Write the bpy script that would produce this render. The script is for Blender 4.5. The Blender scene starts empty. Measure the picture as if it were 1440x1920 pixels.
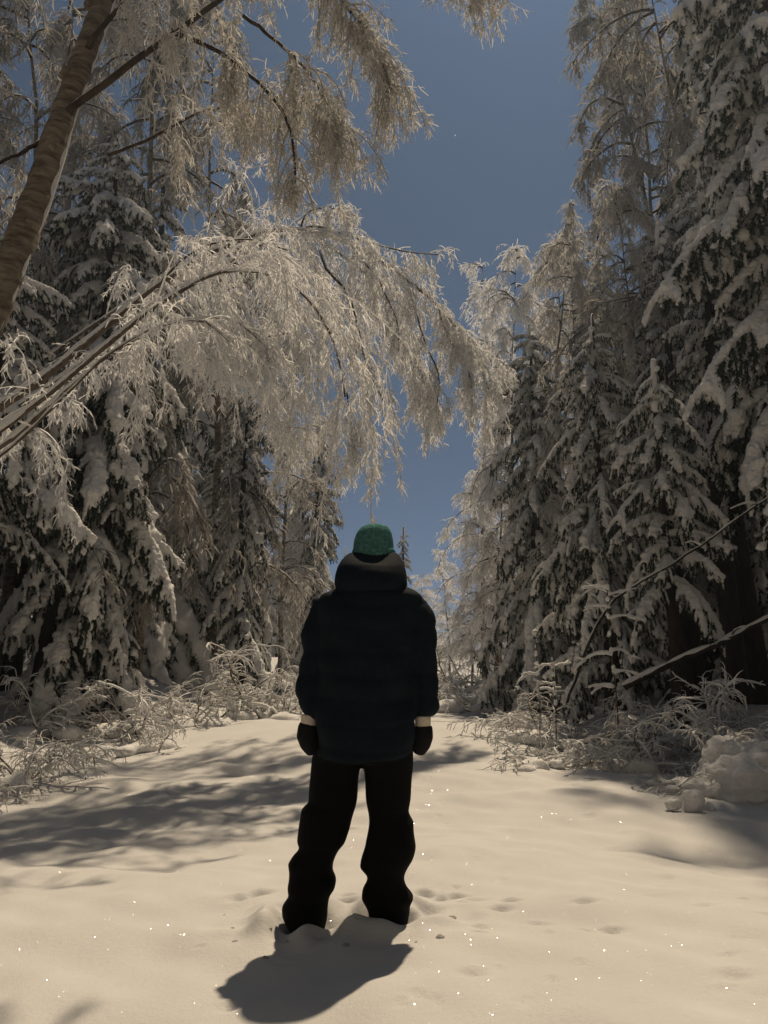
import bpy, math
import numpy as np
from mathutils import Vector, Matrix, Euler

S = bpy.context.scene
COL = S.collection
rad = math.radians
PI = math.pi

# ---------------------------------------------------------------- camera
CAM_H, PITCH, FPX = 1.18, rad(11.0), 1387.0
cd = bpy.data.cameras.new('camera')
cam = bpy.data.objects.new('camera', cd); COL.objects.link(cam)
cd.sensor_fit = 'VERTICAL'; cd.sensor_height = 36.0; cd.sensor_width = 27.0
cd.lens = FPX / 1920.0 * 36.0
cd.clip_start = 0.05; cd.clip_end = 3000
cam.location = (0, 0, CAM_H); cam.rotation_euler = (rad(90) + PITCH, 0, 0)
S.camera = cam

# ---------------------------------------------------------------- moonlight and sky
MOON_EL, MOON_AZ = rad(63.0), rad(19.0)          # azimuth measured from +Y towards +X
W = bpy.data.worlds.new('World'); S.world = W; W.use_nodes = True
wn = W.node_tree.nodes; wl = W.node_tree.links
bg = wn['Background']
sky = wn.new('ShaderNodeTexSky'); sky.sky_type = 'NISHITA'; sky.sun_disc = False
sky.sun_elevation = MOON_EL; sky.sun_rotation = MOON_AZ
sky.air_density = 1.0; sky.dust_density = 0.8; sky.ozone_density = 2.0
bw = wn.new('ShaderNodeRGBToBW'); wl.new(sky.outputs[0], bw.inputs[0])      # night: one slate blue hue all over, the sky's own brightness
hs = wn.new('ShaderNodeVectorMath'); hs.operation = 'SCALE'; hs.inputs[0].default_value = (0.60, 0.92, 1.50); wl.new(bw.outputs[0], hs.inputs['Scale'])
 # faint stars
tc_ = wn.new('ShaderNodeTexCoord'); vo = wn.new('ShaderNodeTexVoronoi'); vo.inputs['Scale'].default_value = 38.0; wl.new(tc_.outputs['Generated'], vo.inputs['Vector'])
dot = wn.new('ShaderNodeMath'); dot.operation = 'LESS_THAN'; dot.inputs[1].default_value = 0.034; wl.new(vo.outputs['Distance'], dot.inputs[0])
sel = wn.new('ShaderNodeTexWhiteNoise'); wl.new(vo.outputs['Position'], sel.inputs['Vector'])
pick = wn.new('ShaderNodeMath'); pick.operation = 'GREATER_THAN'; pick.inputs[1].default_value = 0.93; wl.new(sel.outputs['Value'], pick.inputs[0])
mul = wn.new('ShaderNodeMath'); mul.operation = 'MULTIPLY'; wl.new(dot.outputs[0], mul.inputs[0]); wl.new(pick.outputs[0], mul.inputs[1])
amp = wn.new('ShaderNodeMath'); amp.operation = 'MULTIPLY'; amp.inputs[1].default_value = 14.0; wl.new(mul.outputs[0], amp.inputs[0])
add_ = wn.new('ShaderNodeVectorMath'); add_.operation = 'ADD'; wl.new(hs.outputs[0], add_.inputs[0]); wl.new(amp.outputs[0], add_.inputs[1])
wl.new(add_.outputs[0], bg.inputs[0]); bg.inputs[1].default_value = 0.031
sd = bpy.data.lights.new('moon', 'SUN'); sd.energy = 4.1; sd.angle = rad(1.0)
sd.color = (1.0, 0.80, 0.55)
moon = bpy.data.objects.new('moon', sd); COL.objects.link(moon)
mdir = Vector((math.sin(MOON_AZ) * math.cos(MOON_EL), math.cos(MOON_AZ) * math.cos(MOON_EL), math.sin(MOON_EL)))
moon.rotation_euler = mdir.to_track_quat('Z', 'Y').to_euler(); moon.location = mdir * 60
vs = S.view_settings
vs.view_transform = 'Standard'; vs.look = 'None'; vs.exposure = 0.0; vs.gamma = 1.0; vs.use_curve_mapping = False
S.render.engine = 'CYCLES'
S.cycles.use_denoising = True
try: S.cycles.denoiser = 'OPENIMAGEDENOISE'
except Exception: pass
S.cycles.max_bounces = 6; S.cycles.diffuse_bounces = 3; S.cycles.glossy_bounces = 2
S.cycles.transmission_bounces = 3; S.cycles.transparent_max_bounces = 4
S.cycles.caustics_reflective = False; S.cycles.caustics_refractive = False

# ---------------------------------------------------------------- helpers
CP, SP = math.cos(PITCH), math.sin(PITCH)
def at(px, py, Y):
    """world point on the vertical plane at distance Y seen at a pixel of the 1440x1920 photograph (used for measuring)"""
    r, u = (px - 720) / FPX, (960 - py) / FPX
    dy = CP - u * SP; dz = SP + u * CP
    k = Y / dy
    return np.array([r * k, Y, CAM_H + dz * k])

def unit(v):
    return v / np.maximum(np.linalg.norm(v, axis=-1, keepdims=True), 1e-9)

def resample(pts, n):
    """smooth (Catmull-Rom) resampling of a short control polyline"""
    P = np.asarray(pts, float)
    d = np.r_[0, np.cumsum(np.linalg.norm(np.diff(P[:, :3], axis=0), axis=1))]
    t = np.linspace(0, d[-1], n)
    m = np.gradient(P, d, axis=0)
    i = np.clip(np.searchsorted(d, t, side='right') - 1, 0, len(d) - 2)
    h = (d[i + 1] - d[i])[:, None]; s = ((t - d[i]) / (d[i + 1] - d[i]))[:, None]
    return ((2*s**3 - 3*s**2 + 1) * P[i] + (s**3 - 2*s**2 + s) * h * m[i] + (-2*s**3 + 3*s**2) * P[i + 1] + (s**3 - s**2) * h * m[i + 1])

class MB:
    """collects geometry: quads, triangles, a material index for each"""
    def __init__(s): s.V = []; s.Q = []; s.T = []; s.mq = []; s.mt = []; s.n = 0
    def add(s, V, Q=None, T=None, m=0):
        V = np.asarray(V, float).reshape(-1, 3)
        if Q is not None and len(Q): s.Q.append(np.asarray(Q) + s.n); s.mq.append(np.full(len(Q), m))
        if T is not None and len(T): s.T.append(np.asarray(T) + s.n); s.mt.append(np.full(len(T), m))
        s.V.append(V); s.n += len(V)
    def tubes(s, P, R, sides=4, m=0, cap=True):
        P = np.asarray(P, float); R = np.asarray(R, float)
        if P.ndim == 2: P = P[None]; R = R[None]
        n, k, _ = P.shape
        if n == 0: return
        t = unit(np.gradient(P, axis=1))
        over = unit(P[:, -1] - P[:, 0])
        ref = np.where(np.abs(over[:, 2:3]) > 0.75, np.array([[0.94, 0.33, 0.05]]), np.array([[0.03, 0.05, 1.0]]))
        a = unit(np.cross(t, ref[:, None, :])); b = np.cross(t, a)
        th = np.arange(sides) * 2 * PI / sides
        V = P[:, :, None, :] + R[:, :, None, None] * (np.cos(th)[None, None, :, None] * a[:, :, None, :] + np.sin(th)[None, None, :, None] * b[:, :, None, :])
        base = (np.arange(n) * k * sides)[:, None, None]
        i = np.arange(k - 1)[None, :, None] * sides; j = np.arange(sides)[None, None, :]; j2 = (j + 1) % sides
        Q = np.stack([base + i + j, base + i + j2, base + i + sides + j2, base + i + sides + j], -1).reshape(-1, 4)
        T = None
        if cap and sides >= 3:
            js = np.arange(1, sides - 1)
            b0 = (np.arange(n) * k * sides)[:, None]; e0 = b0 + (k - 1) * sides
            T = np.concatenate([np.stack([np.broadcast_to(e0, (n, sides - 2)), e0 + js, e0 + js + 1], -1).reshape(-1, 3),
                                np.stack([np.broadcast_to(b0, (n, sides - 2)), b0 + js + 1, b0 + js], -1).reshape(-1, 3)])
        s.add(V.reshape(-1, 3), Q, T, m)
    def blades(s, P, R, rg, m=0):
        """thin rime blades: one bent strip along each line, each turned its own way"""
        P = np.asarray(P, float); n, k, _ = P.shape
        if n == 0: return
        t = unit(np.gradient(P, axis=1)); r = rg.normal(0, 1, (n, 1, 3))
        a = unit(np.cross(t, r)) * R[..., None]
        V = np.stack([P - a, P + a], 2).reshape(-1, 3)
        base = (np.arange(n) * k * 2)[:, None]; i = np.arange(k - 1)[None] * 2
        s.add(V, np.stack([base + i, base + i + 1, base + i + 3, base + i + 2], -1).reshape(-1, 4), None, m)
    def blob(s, c, r, m=0, rg=None, amp=0.12):
        V = ICO_V.copy()
        if rg is not None:
            ph = rg.uniform(0, 6, 3); V = V * (1 + amp * np.sin(V @ rg.normal(0, 2.4, (3, 3)) + ph).sum(1, keepdims=True) / 1.7)
        s.add(V * np.asarray(r) + np.asarray(c), None, ICO_T, m)
    def arrays(s):
        V = np.concatenate(s.V)
        Q = np.concatenate(s.Q) if s.Q else np.zeros((0, 4), int); T = np.concatenate(s.T) if s.T else np.zeros((0, 3), int)
        mq = np.concatenate(s.mq) if s.mq else np.zeros(0, int); mt = np.concatenate(s.mt) if s.mt else np.zeros(0, int)
        return V, Q, T, mq, mt
    def mesh(s, name, mats, smooth=True):
        V, Q, T, mq, mt = s.arrays()
        me = bpy.data.meshes.new(name)
        me.vertices.add(len(V)); me.vertices.foreach_set('co', V.astype(np.float32).ravel())
        me.loops.add(len(Q) * 4 + len(T) * 3)
        me.loops.foreach_set('vertex_index', np.concatenate([Q.ravel(), T.ravel()]).astype(np.int32))
        me.polygons.add(len(Q) + len(T))
        me.polygons.foreach_set('loop_start', np.concatenate([np.arange(len(Q)) * 4, len(Q) * 4 + np.arange(len(T)) * 3]).astype(np.int32))
        me.polygons.foreach_set('material_index', np.concatenate([mq, mt]).astype(np.int32))
        me.polygons.foreach_set('use_smooth', np.full(len(Q) + len(T), bool(smooth)))
        for m in (mats if isinstance(mats, (list, tuple)) else [mats]): me.materials.append(m)
        me.update(calc_edges=True); me.validate()
        return me

def _ico(n):
    import bmesh
    bm = bmesh.new(); bmesh.ops.create_icosphere(bm, subdivisions=n, radius=1.0)
    V = np.array([v.co[:] for v in bm.verts]); T = np.array([[v.index for v in f.verts] for f in bm.faces]); bm.free()
    return V, T
ICO_V, ICO_T = _ico(2)

def link(name, me, parent=None, loc=None, rot=None, scale=None):
    o = bpy.data.objects.new(name, me); COL.objects.link(o)
    if parent is not None: o.parent = parent
    if loc is not None: o.location = [float(x) for x in loc]
    if rot is not None: o.rotation_euler = rot
    if scale is not None: o.scale = scale if hasattr(scale, '__len__') else (scale,) * 3
    return o
def tag(o, label, cat, group=None, kind=None):
    if label: o['label'] = label
    if cat: o['category'] = cat
    if group: o['group'] = group
    if kind: o['kind'] = kind
    return o
def thing(name, label, cat, loc=(0, 0, 0), rotz=0.0, group=None, scale=None):
    return tag(link(name, None, None, loc, (0, 0, rotz), scale), label, cat, group)

def remeshed(mb, name, mats, voxel, smooth=4, disp=0.0, dscale=0.1, post=None):
    """joins overlapping closed shapes into one continuous skin"""
    tmp = link('temporary_mesh', mb.mesh('temporary', mats))
    md = tmp.modifiers.new('r', 'REMESH'); md.mode = 'VOXEL'; md.voxel_size = voxel; md.use_smooth_shade = True
    if smooth:
        sm = tmp.modifiers.new('s', 'SMOOTH'); sm.iterations = smooth; sm.factor = 0.5
    if disp:
        tx = bpy.data.textures.new(name + '_lumps', 'CLOUDS'); tx.noise_scale = dscale; tx.noise_depth = 2
        dm = tmp.modifiers.new('d', 'DISPLACE'); dm.texture = tx; dm.strength = disp; dm.mid_level = 0.5
    dg = bpy.context.evaluated_depsgraph_get(); dg.update()
    me = bpy.data.meshes.new_from_object(tmp.evaluated_get(dg)); me.name = name
    old = tmp.data; bpy.data.objects.remove(tmp); bpy.data.meshes.remove(old)
    if not len(me.materials):
        for m in (mats if isinstance(mats, (list, tuple)) else [mats]): me.materials.append(m)
    if post:
        n = len(me.vertices); co = np.empty(n * 3, np.float32); me.vertices.foreach_get('co', co); co = co.reshape(-1, 3)
        no = np.empty(n * 3, np.float32); me.vertices.foreach_get('normal', no); no = no.reshape(-1, 3)
        me.vertices.foreach_set('co', post(co, no).astype(np.float32).ravel()); me.update()
    me.polygons.foreach_set('use_smooth', np.ones(len(me.polygons), bool))
    return me
def mesh_arrays(me):
    """vertices, triangles and material index of a mesh"""
    me.calc_loop_triangles()
    V = np.empty(len(me.vertices) * 3, np.float32); me.vertices.foreach_get('co', V)
    T = np.empty(len(me.loop_triangles) * 3, np.int32); me.loop_triangles.foreach_get('vertices', T)
    mi = np.empty(len(me.loop_triangles), np.int32); me.loop_triangles.foreach_get('material_index', mi)
    return V.reshape(-1, 3), T.reshape(-1, 3), mi

# ---------------------------------------------------------------- materials
def mat(name):
    m = bpy.data.materials.new(name); m.use_nodes = True
    nt = m.node_tree; b = nt.nodes['Principled BSDF']
    return m, nt, nt.nodes, nt.links, b
def noise(nt, scale, detail=3.0, vec=None, rough=0.55):
    n = nt.nodes.new('ShaderNodeTexNoise'); n.inputs['Scale'].default_value = scale; n.inputs['Detail'].default_value = detail
    n.inputs['Roughness'].default_value = rough
    if vec is not None: nt.links.new(vec, n.inputs['Vector'])
    return n
def ramp(nt, src, stops):
    r = nt.nodes.new('ShaderNodeValToRGB'); e = r.color_ramp.elements
    while len(e) < len(stops): e.new(0.5)
    for k, (p, c) in enumerate(stops): e[k].position = p; e[k].color = (*c, 1) if len(c) == 3 else c
    nt.links.new(src, r.inputs[0]); return r
def bump(nt, h, strength, dist, normal=None):
    b = nt.nodes.new('ShaderNodeBump'); b.inputs['Strength'].default_value = strength; b.inputs['Distance'].default_value = dist
    nt.links.new(h, b.inputs['Height'])
    if normal is not None: nt.links.new(normal, b.inputs['Normal'])
    return b
def math_n(nt, op, a, b=None, clamp=False):
    m = nt.nodes.new('ShaderNodeMath'); m.operation = op; m.use_clamp = clamp
    for i, v in enumerate((a, b)):
        if v is None: continue
        if isinstance(v, (int, float)): m.inputs[i].default_value = v
        else: nt.links.new(v, m.inputs[i])
    return m.outputs[0]

def snow_ground():
    m, nt, N, L, b = mat('snow_ground')
    geo = N.new('ShaderNodeNewGeometry'); P = geo.outputs['Position']
    n1 = noise(nt, 2.2, 4, P); n2 = noise(nt, 45, 4, P, 0.65); n3 = noise(nt, 260, 2, P)
    c = ramp(nt, n1.outputs[0], [(0.3, (0.50, 0.50, 0.50)), (0.75, (0.56, 0.56, 0.56))])
    L.new(c.outputs[0], b.inputs['Base Color'])
    b.inputs['Roughness'].default_value = 0.75; b.inputs['Specular IOR Level'].default_value = 0.25
    bb = bump(nt, n2.outputs[0], 0.35, 0.012); b2 = bump(nt, n3.outputs[0], 0.6, 0.004, bb.outputs[0])
    L.new(b2.outputs[0], b.inputs['Normal'])
    # loose flat ice crystals: a few cells tilt at random and mirror the moon
    v = N.new('ShaderNodeTexVoronoi'); v.inputs['Scale'].default_value = 290.0; L.new(P, v.inputs['Vector'])
    sub = N.new('ShaderNodeVectorMath'); sub.operation = 'SUBTRACT'; L.new(v.outputs['Color'], sub.inputs[0]); sub.inputs[1].default_value = (0.5, 0.5, 0.5)
    sc = N.new('ShaderNodeVectorMath'); sc.operation = 'SCALE'; L.new(sub.outputs[0], sc.inputs[0]); sc.inputs['Scale'].default_value = 1.5
    ad = N.new('ShaderNodeVectorMath'); ad.operation = 'ADD'; L.new(geo.outputs['Normal'], ad.inputs[0]); L.new(sc.outputs[0], ad.inputs[1])
    nn = N.new('ShaderNodeVectorMath'); nn.operation = 'NORMALIZE'; L.new(ad.outputs[0], nn.inputs[0])
    wn_ = N.new('ShaderNodeTexWhiteNoise'); L.new(v.outputs['Position'], wn_.inputs['Vector'])
    near = math_n(nt, 'LESS_THAN', v.outputs['Distance'], 0.33)
    rare = math_n(nt, 'GREATER_THAN', wn_.outputs['Value'], 0.86)
    fac = math_n(nt, 'MULTIPLY', near, rare)
    g = N.new('ShaderNodeBsdfGlossy'); g.inputs['Roughness'].default_value = 0.13; L.new(nn.outputs[0], g.inputs['Normal'])
    cmb = N.new('ShaderNodeCombineColor')
    for q in range(3): L.new(math_n(nt, 'MULTIPLY', fac, math_n(nt, 'MULTIPLY', math_n(nt, 'SUBTRACT', wn_.outputs['Value'], 0.82), 2.0)), cmb.inputs[q])
    L.new(cmb.outputs[0], g.inputs['Color'])
    mx = N.new('ShaderNodeAddShader'); L.new(b.outputs[0], mx.inputs[0]); L.new(g.outputs[0], mx.inputs[1])
    L.new(mx.outputs[0], N['Material Output'].inputs['Surface'])
    return m
def snow_soft(name, col, trans, nscale=30, bstr=0.4, bdist=0.02):
    m, nt, N, L, b = mat(name)
    N.remove(b)
    geo = N.new('ShaderNodeNewGeometry'); tc = N.new('ShaderNodeTexCoord'); P = tc.outputs['Object']
    n1 = noise(nt, nscale, 4, P, 0.6); n2 = noise(nt, nscale * 0.2, 3, P)
    c = ramp(nt, n2.outputs[0], [(0.3, tuple(x * 0.88 for x in col)), (0.7, col)])
    bb = bump(nt, n1.outputs[0], bstr, bdist)
    d = N.new('ShaderNodeBsdfDiffuse'); t = N.new('ShaderNodeBsdfTranslucent')
    for s in (d, t): L.new(c.outputs[0], s.inputs[0]); L.new(bb.outputs[0], s.inputs['Normal'])
    mx = N.new('ShaderNodeMixShader'); mx.inputs[0].default_value = trans
    L.new(d.outputs[0], mx.inputs[1]); L.new(t.outputs[0], mx.inputs[2]); L.new(mx.outputs[0], N['Material Output'].inputs['Surface'])
    return m
def bark(name, c1, c2, snow_at, zstretch=0.25, scale=14):
    """bark with rime that sticks to upper faces"""
    m, nt, N, L, b = mat(name)
    geo = N.new('ShaderNodeNewGeometry'); tc = N.new('ShaderNodeTexCoord')
    mp = N.new('ShaderNodeMapping'); mp.inputs['Scale'].default_value = (1, 1, zstretch); L.new(tc.outputs['Object'], mp.inputs[0])
    n1 = noise(nt, scale, 5, mp.outputs[0], 0.65); n2 = noise(nt, 22, 3, tc.outputs['Object'])
    c = ramp(nt, n1.outputs[0], [(0.35, c1), (0.65, c2)])
    sx = N.new('ShaderNodeSeparateXYZ'); L.new(geo.outputs['Normal'], sx.inputs[0])
    f = math_n(nt, 'ADD', sx.outputs['Z'], math_n(nt, 'MULTIPLY', math_n(nt, 'SUBTRACT', n2.outputs[0], 0.5), 0.9))
    f = math_n(nt, 'MULTIPLY', math_n(nt, 'SUBTRACT', f, snow_at), 4.0, True)
    mx = N.new('ShaderNodeMix'); mx.data_type = 'RGBA'; L.new(f, mx.inputs[0]); L.new(c.outputs[0], mx.inputs[6]); mx.inputs[7].default_value = (0.78, 0.78, 0.78, 1)
    L.new(mx.outputs[2], b.inputs['Base Color']); b.inputs['Roughness'].default_value = 0.85; b.inputs['Specular IOR Level'].default_value = 0.2
    bb = bump(nt, n1.outputs[0], 0.6, 0.015); L.new(bb.outputs[0], b.inputs['Normal'])
    return m
def plain(name, col, rough=0.8, spec=0.2, nscale=60, amp=0.25, bstr=0.2, bdist=0.004, wave=None):
    m, nt, N, L, b = mat(name)
    tc = N.new('ShaderNodeTexCoord'); n1 = noise(nt, nscale, 4, tc.outputs['Object'])
    c = ramp(nt, n1.outputs[0], [(0.3, tuple(x * (1 - amp) for x in col)), (0.7, tuple(x * (1 + amp) for x in col))])
    L.new(c.outputs[0], b.inputs['Base Color']); b.inputs['Roughness'].default_value = rough; b.inputs['Specular IOR Level'].default_value = spec
    h = n1.outputs[0]
    if wave:
        w = N.new('ShaderNodeTexWave'); w.inputs['Scale'].default_value = wave; w.inputs['Distortion'].default_value = 1.5; w.bands_direction = 'Z'
        L.new(tc.outputs['Object'], w.inputs[0]); h = w.outputs[0]
    bb = bump(nt, h, bstr, bdist); L.new(bb.outputs[0], b.inputs['Normal'])
    return m

M_GROUND = snow_ground()
M_SNOW = snow_soft('settled_snow', (0.90, 0.90, 0.90), 0.16, 55, 0.9, 0.02)
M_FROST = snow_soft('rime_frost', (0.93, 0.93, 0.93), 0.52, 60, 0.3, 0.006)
M_FROST_SHADE = snow_soft('rime_painted_shade', (0.40, 0.385, 0.365), 0.45, 60, 0.3, 0.006)  # rime darkened in colour to stand in for shade on background birches
M_FROST_HALF_SHADE = snow_soft('rime_painted_half_shade', (0.70, 0.685, 0.66), 0.50, 60, 0.3, 0.006)  # half-darkened rime, partial shade put into the twig colour
M_NEEDLE = plain('spruce_needles', (0.022, 0.032, 0.018), 0.6, 0.3, 8, 0.4)
M_BARK = bark('spruce_bark', (0.012, 0.009, 0.007), (0.035, 0.026, 0.02), 0.8)
M_BIRCH = bark('birch_bark', (0.075, 0.060, 0.045), (0.25, 0.215, 0.17), 0.78, 3.5, 7)
M_LIMB = bark('birch_limb_bark', (0.03, 0.022, 0.018), (0.075, 0.055, 0.042), 0.45)
M_RIMED = bark('rimed_birch_stem', (0.07, 0.05, 0.038), (0.16, 0.125, 0.095), 0.12)
M_TWIG = bark('shrub_twig_bark', (0.05, 0.035, 0.022), (0.11, 0.08, 0.05), 0.40)

# ---------------------------------------------------------------- ground: one sheet of snow with a forest road
def xl(y): return np.interp(y, [0, 6, 9, 14, 20, 28, 40], [-4.6, -4.4, -4.1, -3.4, -2.9, -1.6, 1.0])
def xr(y): return np.interp(y, [0, 5, 7, 12, 18, 26, 40], [4.2, 3.3, 3.0, 2.6, 2.7, 3.6, 5.0])
_rg = np.random.default_rng(5)
_W = [( _rg.normal(0, f, 2), _rg.uniform(0, 6.28), a) for f, a, k in [(0.5, 0.05, 6), (1.6, 0.016, 8), (4.5, 0.006, 10), (11, 0.0025, 12)] for _ in range(k)]
def wob(x, y):
    r = 0
    for k, p, a in _W: r = r + a * np.sin(k[0] * x + k[1] * y + p)
    return r
FEET = [at(577, 1733, 3.47), at(730, 1742, 3.44)]
FL = np.array([FEET[0][0], 3.47]); FR = np.array([FEET[1][0], 3.44])
_pits = []
for k in range(150):
    y = 2.5 + 6.5 * _rg.random() ** 1.3; x = _rg.uniform(-2.9, 2.9) * (0.4 + 0.1 * y)
    if k % 3: x = abs(x) * 0.95
    _pits.append((x, y, _rg.uniform(0.009, 0.022), _rg.uniform(0.8, 2.8), _rg.uniform(-0.5, 0.5), _rg.uniform(0.010, 0.026)))
for px_, py_, s in [(940, 1742, .05), (960, 1722, .045), (1100, 1738, .04), (1255, 1632, .05), (1145, 1555, .05), (1242, 1655, .035), (1390, 1890, .06), (890, 1896, .05), (1150, 1786, .04), (1170, 1590, .03), (1105, 1512, .05), (1080, 1472, .06), (1060, 1478, .05)]:
    u = (960 - py_) / FPX; y0 = -CAM_H / ((SP + u * CP) / (CP - u * SP)); p = at(px_, py_, y0)
    _pits.append((p[0], y0, s * 0.55, 2.0, 0.2, 0.026))
for px_, py_, s, dp in [(800, 1694, .045, .05), (830, 1702, .05, .055), (858, 1694, .04, .045), (890, 1712, .05, .03), (800, 1735, .05, .03), (455, 1692, .05, .04), (485, 1684, .05, .045), (650, 1715, .05, .045), (630, 1760, .05, .04), (660, 1700, .04, .04)]:
    u = (960 - py_) / FPX; y0 = -CAM_H / ((SP + u * CP) / (CP - u * SP)); p = at(px_, py_, y0)
    _pits.append((p[0], y0, s * 0.8, 1.5, 0.1, dp))
_chop = [(_rg.normal(0, 22, 2), _rg.uniform(0, 6.28)) for _ in range(14)]
def gh(x, y, fine=False):
    x = np.asarray(x, float); y = np.asarray(y, float)
    dl = np.clip((xl(y) - x) / 2.2, 0, 1); dr = np.clip((x - xr(y)) / 1.8, 0, 1)
    bank = 0.42 * dl * dl * (3 - 2 * dl) + 0.34 * dr * dr * (3 - 2 * dr)
    far = np.clip((y - 10) / 40, 0, 1)
    z = wob(x, y) * (1 + 1.6 * np.maximum(dl, dr)) + bank + 0.35 * far
    if fine:
        for X, Y, r, el, sk, dep in _pits:
            ddx = (x - X) / (r * el); ddy = (y - Y - sk * (x - X)) / r
            d2 = ddx * ddx + ddy * ddy
            z = z - dep * np.exp(-d2 * 1.2) + 0.35 * dep * np.exp(-((ddy - 1.6) ** 2 + ddx ** 2))
        chop = 0
        for k, p in _chop: chop = chop + np.sin(k[0] * x + k[1] * y + p)
        chop = chop / 3.0
        for c in (FL, FR):
            d = np.hypot((x - c[0]), (y - c[1]) * 1.1)
            z = z - 0.07 * np.exp(-(d / 0.10) ** 4) + 0.022 * np.exp(-((d - 0.19) / 0.07) ** 2) * (1 + 0.5 * chop)
        d = np.hypot((x - (FL[0] + FR[0]) / 2) / 2.0, (y - 3.5))
        z = z + 0.017 * chop * np.exp(-(d / 0.30) ** 4)
    return z

xs = np.concatenate([-np.geomspace(900, 4.6, 46), np.arange(-4.5, -0.95, 0.034), np.arange(-0.95, 0.75, 0.014), np.arange(0.75, 4.5, 0.034), np.geomspace(4.55, 900, 46)])
ys = np.concatenate([-np.geomspace(300, 1.2, 18), np.linspace(-1, 2.2, 14), np.arange(2.25, 3.0, 0.026), np.arange(3.0, 4.1, 0.014), np.arange(4.1, 9.0, 0.034), np.geomspace(9.05, 1500, 90)])
GX, GY = np.meshgrid(xs, ys)
GZ = gh(GX, GY, True)
nx, ny = len(xs), len(ys)
ii = (np.arange(ny - 1)[:, None] * nx + np.arange(nx - 1)[None, :]).ravel()
g = MB(); g.add(np.stack([GX, GY, GZ], -1), np.stack([ii, ii + 1, ii + nx + 1, ii + nx], -1))
ground = tag(link('snow_ground', g.mesh('snow_ground', M_GROUND)), 'smooth untouched snow covering the forest road and its banks', None, None, 'structure')
def gz(x, y): return float(gh(x, y))

# ---------------------------------------------------------------- growing branches
def grow(p0, d0, length, n, droop, jit, rg):
    """many curved branches at once: start points, directions and lengths in, polylines out"""
    N = len(p0); P = np.empty((N, n, 3)); P[:, 0] = p0; d = unit(np.asarray(d0, float))
    seg = (np.asarray(length) / (n - 1))[:, None]
    dr = np.broadcast_to(np.asarray(droop, float).reshape(-1, 1), (N, 1))
    for k in range(1, n):
        d = d + np.array([0, 0, -1.0]) * dr / (n - 1) + rg.normal(0, jit, (N, 3)) / math.sqrt(n)
        d = unit(d); P[:, k] = P[:, k - 1] + d * seg
    return P
def along(P, per, t0, t1, rg):
    """points and tangents at random places along polylines"""
    N, n, _ = P.shape
    idx = np.repeat(np.arange(N), per); t = rg.uniform(t0, t1, len(idx)) * (n - 1)
    i = np.minimum(t.astype(int), n - 2); f = (t - i)[:, None]
    a, b = P[idx, i], P[idx, i + 1]
    return a + (b - a) * f, unit(b - a), idx, t / (n - 1)
def side_dirs(tan, rg, fwd, out, up=0.0):
    r = rg.normal(0, 1, tan.shape); r = unit(r - (r * tan).sum(1, keepdims=True) * tan)
    return unit(tan * fwd + r * out + np.array([0, 0, up]))
def taper(n, N, r0, r1):
    return np.broadcast_to(np.linspace(0, 1, n), (N, n)) * (np.asarray(r1) - np.asarray(r0)) .reshape(-1, 1) + np.broadcast_to(np.asarray(r0).reshape(-1, 1), (N, n)) if np.ndim(r0) else np.broadcast_to(r0 + (r1 - r0) * np.linspace(0, 1, n), (N, n)).copy()
def ridge(mb, P, R, rg, m, k=0.85, lift=0.75, sides=6):
    """a ridge of snow lying along the upper side of branches"""
    P = np.asarray(P); R = np.asarray(R)
    if P.ndim == 2: P = P[None]; R = R[None]
    t = unit(np.gradient(P, axis=1)); flat = np.sqrt(np.clip(1 - t[..., 2] ** 2, 0.03, 1))
    up = np.array([0, 0, 1.0]) - t * t[..., 2:3]
    rr = R * k * (0.35 + 0.65 * flat) * np.clip(1 + 0.28 * rg.normal(size=R.shape), 0.35, 1.7)
    mb.tubes(P + unit(up) * (R * lift)[..., None], rr, sides, m)
def frost_twigs(mb, P, per2, len2, per3, len3, rg, m, droop=1.0, r2=0.011, r3=0.008, n2=6, t0=0.12, fwd=0.55, out=0.85):
    """second and third order rimed twigs hanging from branches P"""
    p, t, idx, tt = along(P, per2, t0, 1.0, rg)
    L2 = len2 * rg.uniform(0.45, 1.25, len(p)) * (1.15 - 0.5 * tt)
    P2 = grow(p, side_dirs(t, rg, fwd, out, -0.1), L2, n2, droop, 0.42, rg)
    mb.blades(P2, taper(n2, len(P2), r2, r2 * 0.6) * rg.uniform(0.6, 1.5, (len(P2), n2)), rg, m)
    p, t, idx, tt = along(P2, per3, 0.1, 1.0, rg)
    P3 = grow(p, side_dirs(t, rg, 0.6, 0.8, -0.15), len3 * rg.uniform(0.4, 1.3, len(p)), 4, droop * 0.6, 0.45, rg)
    mb.blades(P3, taper(4, len(P3), r3, r3 * 0.55) * rg.uniform(0.6, 1.6, (len(P3), 4)), rg, m)
    return P2

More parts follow.
